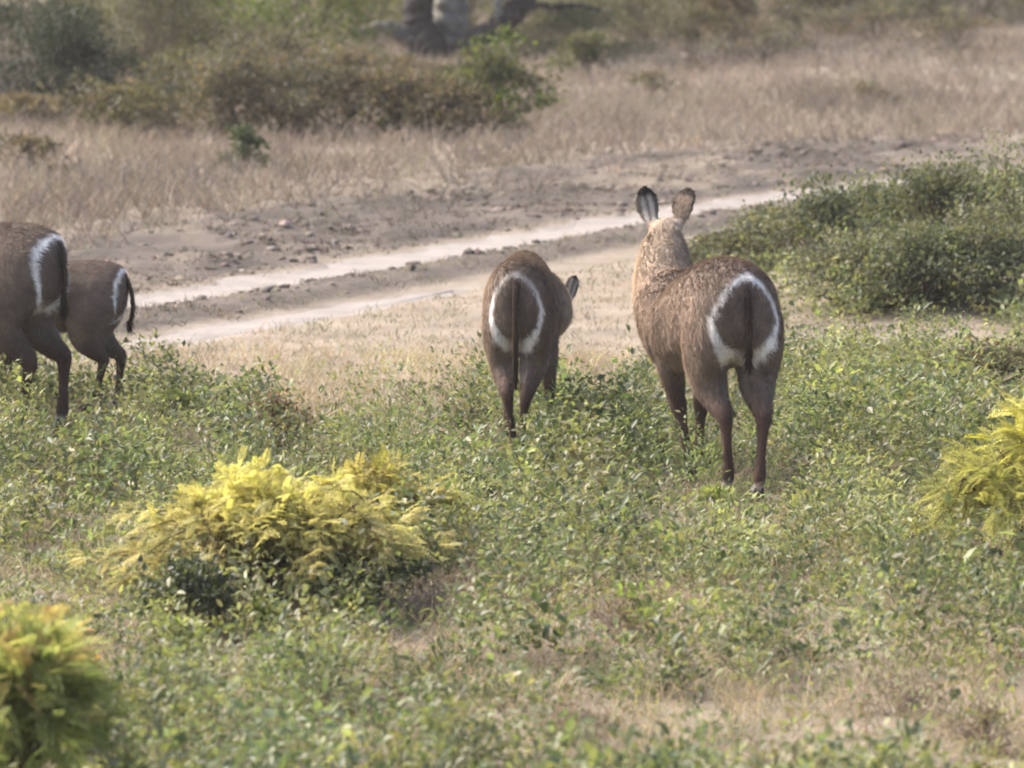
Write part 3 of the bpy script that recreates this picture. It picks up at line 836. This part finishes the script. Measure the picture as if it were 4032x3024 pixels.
# ------------------------------------------------------------------ trees
def tree(name, px, py, label, limbs, crown, cols, bark, seed):
    """limbs: (name, [(dx_px, up_px, r_m, dy_m)...]) measured from the foot at its own distance"""
    rs = np.random.default_rng(seed)
    g = gp(px, py); s = FPX / g[1]
    root = thing(name, g, label, 'tree')
    tips = []
    for (ln, pts, bk) in limbs:
        J = resample([(a / s, dy, b / s, r) for (a, b, r, dy) in pts], 6 * len(pts))
        J[:, :3] += rs.normal(size=(len(J), 3)) * .015
        pos = J[:, :3]; tan = unit(np.gradient(pos, axis=0)); rings = []
        for p, t, q in zip(pos, tan, J):
            a1 = unit(np.cross(t, [0.1, 1, 0.05])); a2 = np.cross(t, a1)
            r = max(q[3] * 1.2, .02) * (1 + .07 * rs.normal())
            rings.append((p, a1 * r, a2 * r * (1 + .08 * rs.normal())))
        v, f = loft(rings, 12)
        v += rs.normal(size=v.shape) * .008
        add(ln, np_mesh(ln, v, f, np.tile(bk, (len(v), 1)), True), M_BARK, root)
        tips.append((pos[-1], tan[-1]))
    segs = []; cen = []
    for p, t in tips[:crown[4]]:
        for k in range(7):
            q = np.array([rs.uniform(-1, 1) * crown[0], rs.uniform(-1, 1) * crown[1], rs.uniform(crown[2], crown[3])])
            q[:2] = q[:2] * .7 + p[:2] * .5
            sg, pts = path_segs(p, q, .07, .02, 5, .05, .08, rs); segs += sg; cen.append(q)
            for j in range(4):
                q2 = q + rs.normal(size=3) * .55; sg, _ = path_segs(pts[3], q2, .025, .008, 3, .05, .05, rs); segs += sg; cen.append(q2)
    v, f = tubes(segs, 5)
    add('branches', np_mesh('branches', v, f, np.tile(bark, (len(v), 1))), M_BARK, root)
    cen = np.array(cen); n = 9000
    k = rs.integers(0, len(cen), n)
    P = cen[k] + rs.normal(size=(n, 3)) * .3
    A = rs.normal(size=(n, 3)); N = rs.normal(size=(n, 3)) + [0, 0, 1]
    L = .06 + .06 * rs.random(n)
    v, f, m = leaves(P, A, N, L, L * .5)
    add('crown', np_mesh('crown', v, f, np.repeat(pal(cols, n), m, 0)), M_SHRUB, root)


DK = (.030, .027, .030); PALE = (.20, .195, .175)
tree('forked_tree', 440, 62, 'gnarled forked tree with dark and pale stems at the top centre', [
    ('trunk', [(-8, -6, .30, 0), (-14, 14, .24, 0), (-20, 32, .19, 0), (-21, 60, .17, .05), (-17, 110, .16, .1), (-14, 180, .13, .3)], DK),
    ('trunk', [(2, -6, .26, .25), (6, 15, .23, .3), (10, 50, .22, .4), (16, 110, .20, .5), (20, 190, .16, .6)], PALE),
    ('limb', [(16, -2, .20, -.1), (28, 12, .17, -.15), (45, 26, .15, -.2), (62, 38, .14, -.2), (80, 60, .14, -.1), (92, 110, .12, 0), (110, 170, .1, .2)], DK),
    ('limb', [(-20, 22, .15, -.05), (-34, 26, .12, -.1), (-48, 34, .085, -.2), (-62, 36, .06, -.3), (-78, 32, .035, -.35), (-88, 33, .02, -.4)], (.15, .14, .125)),
    ('limb', [(70, 48, .07, -.2), (95, 55, .035, -.2), (130, 57, .025, -.1), (160, 53, .018, 0)], DK),
    ('limb', [(60, 42, .045, -.25), (58, 60, .04, -.3), (66, 100, .03, -.3)], PALE),
], (3.2, 2.4, 2.6, 5.2, 3), G_OLIVE + G_MID, DK, 3)
tree('leaning_tree', 798, 24, 'dark leaning trunk cut by the top edge right of centre', [
    ('trunk', [(-6, -6, .24, 0), (6, 6, .2, 0), (22, 18, .19, 0), (36, 34, .17, 0), (50, 70, .15, .1), (66, 130, .12, .2)], DK),
    ('limb', [(22, 16, .1, 0), (6, 34, .07, .1), (-8, 70, .06, .2), (-20, 120, .05, .3)], DK),
], (2.6, 2.0, 2.0, 4.2, 2), G_OLIVE, DK, 8)

# ------------------------------------------------------------------ thicket on the right and field shrubs
G_THICK = [(.128, .148, .09), (.155, .168, .108), (.104, .122, .074), (.15, .152, .10)]
TH = [
    (722, 268, .8, .22, 'lowest left tip of the green thicket, just right of the big doe', G_THICK + G_GREY),
    (770, 268, .9, .42, 'low green shrub of the thicket, second from the big doe', G_THICK + G_GREY),
    (822, 272, 1.0, .58, 'middle green shrub on the left slope of the thicket', G_THICK + [(.065, .082, .05)]),
    (872, 262, 1.0, .62, 'tall light green shrub at the crest of the thicket', [(.12, .15, .065), (.10, .13, .06)] + G_THICK),
    (935, 262, 1.1, .68, 'dense green shrub in the middle of the thicket crest', G_THICK + [(.065, .082, .05)]),
    (1000, 262, 1.2, .78, 'bright topped green shrub of the thicket at the right edge', [(.12, .16, .05), (.09, .13, .045)] + G_THICK),
    (850, 305, 1.0, .45, 'low front shrub of the thicket above the sandy patch', G_THICK + G_GREY),
    (920, 308, 1.1, .55, 'dark front shrub of the thicket above the sandy patch', G_THICK + [(.065, .082, .05)]),
    (990, 306, 1.2, .62, 'dark green front shrub of the thicket near the right edge', [(.065, .082, .05)] + G_THICK),
    (1060, 290, 1.4, .9, 'green thicket shrub cut by the right edge', G_THICK + [(.065, .082, .05)]),
]
for i, (px, py, w, h, lb, cols) in enumerate(TH):
    shrub('thicket_shrub', px, py, w, h, lb, cols, 4600, 40, leaf=(.028, .052), seed=500 + i, group='shrubs of the green thicket on the right', floor=.05, r0=.012)
shrub('dry_shrub', 280, 455, .42, .34, 'dry reddish brown twiggy shrub above the yellow bush', [(.16, .105, .07), (.2, .14, .095), (.13, .09, .065)], 900, 18, leaf=(.02, .04), seed=540, floor=.1, r0=.007, twig=(.13, .085, .06))
shrub('dry_shrub', 986, 402, .62, .36, 'brownish dry shrub right of the sandy patch, behind the yellow bush', G_BROWN + G_OLIVE, 1500, 20, leaf=(.025, .045), seed=541, floor=.1, r0=.007)
shrub('dark_herb', 475, 525, .36, .22, 'dark green herb clump at the right end of the yellow bush', [(.05, .068, .045), (.07, .088, .058), (.085, .10, .065)], 900, 14, leaf=(.03, .05), seed=542, floor=.05, r0=.006, mat=M_LEAF)
shrub('dark_herb', 350, 602, .62, .30, 'dark bushy clump in the hollow below the yellow bush', [(.05, .068, .045), (.07, .088, .058), (.085, .10, .065)], 1500, 18, leaf=(.03, .05), seed=543, floor=.05, r0=.006, mat=M_LEAF)
shrub('dark_herb', 190, 636, .50, .32, 'dark green clump below the left end of the yellow bush', [(.05, .068, .045), (.07, .088, .058), (.085, .10, .065)], 1300, 18, leaf=(.03, .05), seed=544, floor=.05, r0=.006, mat=M_LEAF)
for i, (px, py, w, h, lb) in enumerate([
        (432, 622, .55, .20, 'grey brown dead twigs on the bare patch right of the yellow bush'),
        (520, 606, .5, .16, 'dark dead twigs in the hollow near the picture centre, left of the tall stalk'),
        (622, 640, .5, .17, 'reddish brown dead twigs right of the tall pale stalk'),
        (585, 748, .4, .16, 'pinkish dry twigs low in the bottom centre'),
        (905, 716, .55, .13, 'grey brown dry twigs in the tan grass at the lower right'),
        (985, 752, .4, .16, 'tan dry tuft in the bottom right corner')]):
    shrub('dead_twigs', px, py, w, h, lb, [(.17, .13, .10), (.21, .165, .125), (.13, .10, .08)], 260, 44, leaf=(.02, .04), aspect=.3, seed=580 + i, floor=.15, r0=.0045, twig=(.24, .19, .15), cat='twigs', group='dead twigs in the field')
LIME = [(.26, .29, .10), (.21, .26, .085), (.30, .31, .13)]
for i, (px, py, w, h, lb) in enumerate([
        (182, 668, .20, .20, 'lime green herb sprig left of the middle, below the yellow bush'),
        (262, 640, .22, .16, 'lime green herb under the stem of the yellow bush'),
        (338, 622, .10, .16, 'small lime sprig right of the yellow bush stem, left of a pair'),
        (358, 624, .10, .15, 'small lime sprig right of the yellow bush stem, right of a pair'),
        (828, 388, .30, .16, 'pale yellow green herb at the edge of the sandy patch'),
        (655, 640, .34, .22, 'lime green herb clump right of the brown bare patch'),
        (560, 425, .2, .16, 'green herb at the front foot of the middle young waterbuck'),
        (715, 512, .2, .12, 'lime herb in front of the big doe hooves'),
        (170, 422, .4, .18, 'yellowish herb patch in front of the calf')]):
    shrub('lime_herb', px, py, w, h, lb, LIME if i != 6 else G_MID, 260, 10, leaf=(.025, .05), seed=560 + i, floor=.3, r0=.004, twig=(.12, .15, .06), group='lime green herbs in the field', mat=M_LEAF, cat='herb')


# ------------------------------------------------------------------ feathery yellow bushes
def feathery(px, py, w, h, label, tops, lows, nfr, seed, stems=9, d=None, frl=(.11, .20), leafl=.026, floor=.25):
    rs = np.random.default_rng(seed)
    g = gp(px, py)
    d = d or w * .8
    root = thing('feathery_bush', g, label, 'bush', 'feathery yellow bushes')
    segs = []; nodes = []
    for i in range(stems):
        a = 2 * math.pi * (i + rs.random() * .7) / stems
        rr = .12 + .7 * rs.random()
        tip = np.array([math.cos(a) * rr * w / 2, math.sin(a) * rr * d / 2, h * (.62 + .3 * rs.random()) * (1 - .30 * rr)])
        b = np.array([rs.normal() * .02, rs.normal() * .02, -.04])
        s, pts = path_segs(b, tip, .011, .005, 6, .035, .10, rs); segs += s
        for j in range(9):
            q0 = pts[2 + j % 5]
            a2 = a + rs.normal() * 1.3; r2 = rs.uniform(.1, 1.0)
            tz = h * (floor + (1.0 - floor) * math.sqrt(max(1 - r2 * r2 * .92, 0)) * rs.uniform(.45, 1.0)) * .93
            t2 = np.array([math.cos(a2) * r2 * w / 2, math.sin(a2) * r2 * d / 2, tz])
            s, p2 = path_segs(q0, t2, .005, .002, 4, .04, .06, rs); segs += s
            nodes += [(p2[2], p2[3] - p2[1]), (p2[3], p2[4] - p2[2]), (p2[4], p2[4] - p2[3])]
    v, f = tubes(segs, 4)
    add('stems', np_mesh('stems', v, f, np.tile([.075, .05, .032], (len(v), 1))), M_TWIG, root)
    rV = []; P = []; A = []; N = []; L = []; Cc = []
    tops = np.array(tops); lows = np.array(lows)
    nn = len(nodes)
    tone = rs.random(nn)
    for i in range(nfr):
        k = rs.integers(nn)
        p, dr = nodes[k]
        out = unit(p * np.array([1, 1, 0]) + 1e-6)
        ax = unit(unit(dr) * .8 + rs.normal(size=3) * .55 + out * .35 + np.array([0, 0, .30]))
        ln = frl[0] + (frl[1] - frl[0]) * rs.random()
        m = 13
        t = np.linspace(.08, 1, m)
        line = p + rs.normal(size=3) * .02 + ax * (t * ln)[:, None] - np.array([0, 0, 1]) * (.28 * ln * t ** 2)[:, None]
        up = unit(np.array([0, 0, 1.0]) + rs.normal(size=3) * .35)
        side = unit(np.cross(ax, up))
        up = np.cross(side, ax)
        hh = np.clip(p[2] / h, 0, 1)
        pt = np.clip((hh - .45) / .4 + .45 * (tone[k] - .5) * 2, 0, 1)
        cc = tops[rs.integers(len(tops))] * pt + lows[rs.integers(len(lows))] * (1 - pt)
        ll = leafl * (1.15 - .8 * np.abs(t - .4)) * rs.uniform(.85, 1.2)
        for sg in (-1, 1):
            P.append(line); A.append(side * sg + ax * .55 - up * .1 + rs.normal(size=(m, 3)) * .12); N.append(np.tile(up, (m, 1)) + rs.normal(size=(m, 3)) * .25); L.append(ll)
            Cc.append(cc * (1 + .12 * rs.normal(size=(m, 1))))
    P = np.concatenate(P); A = np.concatenate(A); N = np.concatenate(N); L = np.concatenate(L); Cc = np.concatenate(Cc)
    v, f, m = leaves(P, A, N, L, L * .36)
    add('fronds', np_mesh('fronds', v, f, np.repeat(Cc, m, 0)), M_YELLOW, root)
    return root


Y_TOP = [(.60, .56, .19), (.55, .50, .18), (.54, .51, .18), (.64, .61, .19)]
Y_LOW = [(.46, .41, .18), (.49, .43, .19), (.40, .38, .17), (.46, .40, .19)]
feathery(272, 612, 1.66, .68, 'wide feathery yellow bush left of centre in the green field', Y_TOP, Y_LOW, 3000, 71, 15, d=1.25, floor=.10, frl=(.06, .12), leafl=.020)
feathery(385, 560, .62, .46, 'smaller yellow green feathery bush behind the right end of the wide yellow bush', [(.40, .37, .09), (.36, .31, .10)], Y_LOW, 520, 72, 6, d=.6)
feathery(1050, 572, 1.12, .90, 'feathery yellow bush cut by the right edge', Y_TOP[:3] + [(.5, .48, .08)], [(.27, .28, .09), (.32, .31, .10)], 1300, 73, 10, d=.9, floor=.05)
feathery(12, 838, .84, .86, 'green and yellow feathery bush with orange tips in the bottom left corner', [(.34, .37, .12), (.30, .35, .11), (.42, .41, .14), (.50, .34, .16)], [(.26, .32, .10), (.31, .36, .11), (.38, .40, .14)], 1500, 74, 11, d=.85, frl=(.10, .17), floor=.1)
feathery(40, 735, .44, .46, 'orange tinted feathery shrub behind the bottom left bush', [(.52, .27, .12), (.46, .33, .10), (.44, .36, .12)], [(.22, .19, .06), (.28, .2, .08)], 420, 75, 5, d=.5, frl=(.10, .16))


# ------------------------------------------------------------------ ground cover (nobody could count it)
def scatter(n, x0, x1, y0, y1, wedge=True):
    y = rng.random(n) * (y1 - y0) + y0
    half = y * 512 / FPX + 1.6
    x = (rng.random(n) * 2 - 1)
    return (x * half, y)


# green herbs
x, y = scatter(21500, 0, 0, 18.6, 46.0)
lu = lush(x, y)
clump = sstep(.30, .54, fbm(x, y * .35, .42, 131, 3))
keep = rng.random(len(x)) < np.clip(lu ** .7 * (.4 + .75 * clump), .12 * (y < 36), 1)
x, y, lu = x[keep], y[keep], lu[keep]
npl = len(x)
big = fbm(x, y * .35, .42, 131, 3)
H = (.10 + .16 * rng.random(npl) ** 1.3) * (.6 + .6 * lu) * (.30 + 1.75 * sstep(.28, .72, big))
H = np.clip(H * 1.45, .06, .48)
RR = .05 + .085 * rng.random(npl)
kindn = vnoise(x, y * .35, .55, 191) + .28 * rng.normal(size=npl)
sizef = np.where(kindn < .45, .74, np.where(kindn < .85, 1.0, 1.15)) * (.85 + .3 * rng.random(npl))
aspf = np.where(kindn < .5, .48, np.where(kindn < .66, .28, .56))
cnt = ((13 + 20 * rng.random(npl) * (.5 + lu)) / sizef ** 1.2).astype(int)
GREENS = np.array([(.108, .138, .070), (.145, .172, .086), (.185, .205, .096), (.074, .098, .052), (.18, .188, .11), (.225, .235, .098)])
sel = np.clip((vnoise(x, y * .3, .3, 151) * 6.4 + rng.normal(size=npl) * .9).astype(int), 0, 5)
pc = GREENS[sel] * (1 + .13 * rng.normal(size=(npl, 1))) * (.6 + .8 * vnoise(x, y * .3, .22, 157))[:, None]
pc = mixc(pc, np.array([.22, .18, .10]), .6 * (rng.random(npl) < .24))
i = np.repeat(np.arange(npl), cnt); n = len(i)
a = rng.random(n) * 2 * math.pi; r = np.sqrt(rng.random(n))
P = np.stack([x[i] + np.cos(a) * r * RR[i], y[i] + np.sin(a) * r * RR[i], H[i] * rng.random(n) ** .7 * (1 - .45 * r * r)], 1)
P[:, 2] += height(P[:, 0], P[:, 1])
A = np.stack([np.cos(a), np.sin(a), .45 + .5 * rng.normal(size=n) + .6 * (aspf[i] < .4)], 1) + rng.normal(size=(n, 3)) * .45
N = rng.normal(size=(n, 3)) * .42 + [0, 0, 1.0]
L = (.028 + .030 * rng.random(n)) * (1 + .3 * (rng.random(n) < .2)) * sizef[i]
cc = pc[i] * (1 + .09 * rng.normal(size=(n, 1)))
near = y[i] < 25.5
for nm, msk, lab in (('herb_cover', near, 'low green herbs covering the foreground'), ('herb_cover', ~near, 'low green herbs of the field around the antelopes')):
    v, f, m = leaves(P[msk], A[msk], N[msk], L[msk], (L * aspf[i])[msk], fine=(msk is near))
    o = add(nm, np_mesh(nm, v, f, np.repeat(cc[msk], m, 0)), M_LEAF)
    tag(o, lab, 'herbs', kind='stuff')

# dry grass: fore field, pale clearing, far meadow
GR = [(.38, .32, .21), (.33, .27, .175), (.44, .38, .25), (.26, .21, .145), (.31, .27, .17)]


def grass(nm, lab, n, y0, y1, prob, hmin, hmax, w, per, rad, cols=GR, lean=.45):
    x, y = scatter(n, 0, 0, y0, y1)
    k = rng.random(len(x)) < prob(x, y)
    x, y = x[k], y[k]
    np_ = len(x)
    tone = .62 + .76 * fbm(x, y * .35, 1.3, 171, 3)
    i = np.repeat(np.arange(np_), per); m = len(i)
    P = np.stack([x[i] + rng.normal(size=m) * rad, y[i] + rng.normal(size=m) * rad, np.zeros(m)], 1)
    P[:, 2] = height(P[:, 0], P[:, 1]) - .01
    D = unit(np.stack([rng.normal(size=m) * lean, rng.normal(size=m) * lean, np.ones(m)], 1))
    hh = (hmin + (hmax - hmin) * rng.random(np_) ** 1.3)
    L = hh[i] * (.6 + .5 * rng.random(m))
    v, f, q = blades(P, D, L, w * (.7 + .6 * rng.random(m)))
    c = pal(cols, np_, .10)[i] * tone[i][:, None] * (1 + .10 * rng.normal(size=(m, 1)))
    o = add(nm, np_mesh(nm, v, f, np.repeat(c, q, 0)), M_GRASS)
    tag(o, lab, 'grass', kind='stuff')


def rutmask(x, y, a=.32, b=.5):
    d = np.minimum(poly_dist(x, y, RUT_FAR), poly_dist(x, y, RUT_NEAR) + .12)
    return sstep(a, b, d)


def verge_mask(x, y):
    df = poly_dist(x, y, RUT_FAR); dn = poly_dist(x, y, RUT_NEAR)
    v = (df < dn) * sstep(.35, .7, df) * (1 - sstep(2.6, 5.2, df + 2.0 * (fbm(x, y, 1.5, 71, 2) - .5)))
    return v


def sandy(x, y):
    v = np.zeros(len(x))
    for (px, py, wx, wd) in [(880, 335, 0.8, 0.9), (1000, 318, 0.8, 1.1), (800, 345, 0.4, 0.8)]:
        g = gp(px, py)
        v = np.maximum(v, np.exp(-(((x - g[0]) / wx) ** 2 + ((y - g[1]) / wd) ** 2)))
    return v


grass('dry_grass', 'dry tan grass among the herbs in the foreground', 11000, 18.6, 37.5, lambda x, y: np.clip(1.25 - lush(x, y), .4, 1), .06, .28, .0042, 10, .05)
grass('short_grass', 'short pale dry grass of the clearing before the track', 9000, 33.5, 56, lambda x, y: sstep(36.5, 34.5, y) * 0 + rutmask(x, y) * (1 - .93 * verge_mask(x, y)) * (1 - .2 * sandy(x, y)) * (1 - lush(x, y)), .03, .11, .006, 8, .06, [(.26, .22, .16), (.235, .20, .145), (.30, .25, .18), (.19, .17, .12), (.15, .155, .10)])
grass('long_grass', 'tall pale dry grass beyond the track', 15000, 46, 104, lambda x, y: rutmask(x, y, .8, 1.5) * (1 - .97 * verge_mask(x, y)) * (poly_dist(x, y, RUT_FAR) < poly_dist(x, y, RUT_NEAR)), .14, .50, .012, 9, .15, [(.205, .17, .145), (.18, .15, .13), (.235, .20, .16), (.15, .128, .112)])

VG = [(.15, .125, .108), (.125, .103, .09), (.20, .168, .14), (.18, .155, .12)]
grass('verge_stubble', 'grey brown dead stubble on the rough verge of the track', 17000, 36, 66, lambda x, y: np.clip(verge_mask(x, y) + .8 * (np.minimum(poly_dist(x, y, RUT_FAR), poly_dist(x, y, RUT_NEAR)) > .4) * (poly_dist(x, y, RUT_FAR) < 1.3), 0, 1) * rutmask(x, y, .36, .5) * sstep(.30, .55, fbm(x, y * .4, .6, 211, 3)), .02, .075, .008, 7, .05, VG, .8)
grass('verge_tufts', 'dark dead tufts scattered over the turned soil beside the track', 12000, 36, 68, lambda x, y: np.clip(verge_mask(x, y) + .9 * (np.minimum(poly_dist(x, y, RUT_FAR), poly_dist(x, y, RUT_NEAR)) > .4) * (poly_dist(x, y, RUT_FAR) < 1.3), 0, 1) * rutmask(x, y, .36, .5) * sstep(.44, .62, fbm(x * .6, y * .5, .5, 217, 3)), .03, .10, .010, 10, .06, [(.075, .062, .054), (.095, .08, .068), (.12, .10, .082)], .9)
# clods of turned soil on the verge
x, y = scatter(16000, 0, 0, 38, 66)
k = rng.random(len(x)) < (verge_mask(x, y) * sstep(.3, .6, fbm(x, y * .5, .8, 73, 3)) + .35 * (np.minimum(poly_dist(x, y, RUT_FAR), poly_dist(x, y, RUT_NEAR)) > .42) * (np.abs(poly_dist(x, y, RUT_FAR) - poly_dist(x, y, RUT_NEAR)) < .8) * (poly_dist(x, y, RUT_FAR) < 1.3))
x, y = x[k], y[k]
oc = np.array([(1, 0, 0), (-1, 0, 0), (0, 1, 0), (0, -1, 0), (0, 0, 1), (0, 0, -1), (.6, .6, .5), (-.6, .6, .4), (-.6, -.6, .5), (.6, -.6, .4)], float)
of = np.array([(0, 6, 4), (6, 2, 4), (2, 7, 4), (7, 1, 4), (1, 8, 4), (8, 3, 4), (3, 9, 4), (9, 0, 4), (0, 2, 6), (2, 1, 7), (1, 3, 8), (3, 0, 9)])
n = len(x)
sz = .010 + .034 * rng.random(n) ** 3
V = oc[None] * (1 + .3 * rng.normal(size=(n, 10, 1))) * sz[:, None, None] * np.array([1.4, 1.2, .8])
V = V + np.stack([x, y, height(x, y) + sz * .05], 1)[:, None]
F = (of[None] + (np.arange(n) * 10)[:, None, None]).reshape(-1, 3)
o = add('soil_clods', np_mesh('soil_clods', V.reshape(-1, 3), F, np.repeat(pal([(.13, .108, .094), (.105, .088, .077), (.17, .142, .12)], n), 10, 0)), M_CLOD)
tag(o, 'dark clods of turned soil along the track verge', 'soil', kind='stuff')

# tall dry seed stalks that stand out singly
for i, (px, py, hgt, ln, lb) in enumerate([
        (595, 592, .26, .10, 'tall thin pale stalk right of the centre, below the green herbs'),
        (596, 636, .22, -.02, 'short straw stalk below the tall thin pale stalk'),
        (912, 530, .20, -.18, 'leaning knobbly straw stalk in the green field at the right'),
        (316, 662, .17, .05, 'straw stalk left of the brown bare patch'),
        (505, 668, .2, .04, 'thin straw stalk below the brown bare patch')]):
    g = gp(px, py)
    rs = np.random.default_rng(900 + i)
    root = thing('dry_stalk', g, lb, 'stalk', 'dry stalks in the field')
    s, pts = path_segs((0, 0, -.01), (ln, rs.normal() * .03, hgt), .0035, .002, 5, .02, .02, rs)
    v, f = tubes(s, 5)
    add('stem', np_mesh('stem', v, f, np.tile([.40, .32, .19], (len(v), 1))), M_GRASS, root)
    k = 46
    t = .45 + .55 * rs.random(k)
    P = np.array([np.array(pts[0]) * (1 - q) + np.array(pts[-1]) * q for q in t]) + rs.normal(size=(k, 3)) * .003
    A = rs.normal(size=(k, 3)) * .6 + [0, 0, 1]; N = rs.normal(size=(k, 3))
    v, f, m = leaves(P, A, N, np.full(k, .018), np.full(k, .008))
    add('seed_head', np_mesh('seed_head', v, f, np.repeat(pal([(.48, .41, .27), (.42, .34, .2)], k), m, 0)), M_GRASS, root)

# ------------------------------------------------------------------ HAZE: dusty air
hv = np.array([(x, y, z) for z in (-1.5, 12.0) for y in (-320, 1250) for x in (-720, 720)], float)
hf = np.array([(0, 2, 3, 1), (4, 5, 7, 6), (0, 1, 5, 4), (2, 6, 7, 3), (0, 4, 6, 2), (1, 3, 7, 5)])
m, nt, out = base_mat('dusty_air')
pv = nt.nodes.new('ShaderNodeVolumePrincipled')
pv.inputs['Color'].default_value = (.90, .86, .80, 1)
pv.inputs['Density'].default_value = 0.0004
pv.inputs['Anisotropy'].default_value = 0.3
nt.links.new(pv.outputs[0], out.inputs['Volume'])
tag(add('haze', np_mesh('haze', hv, hf), m), 'thin dusty air over the savanna', kind='stuff')
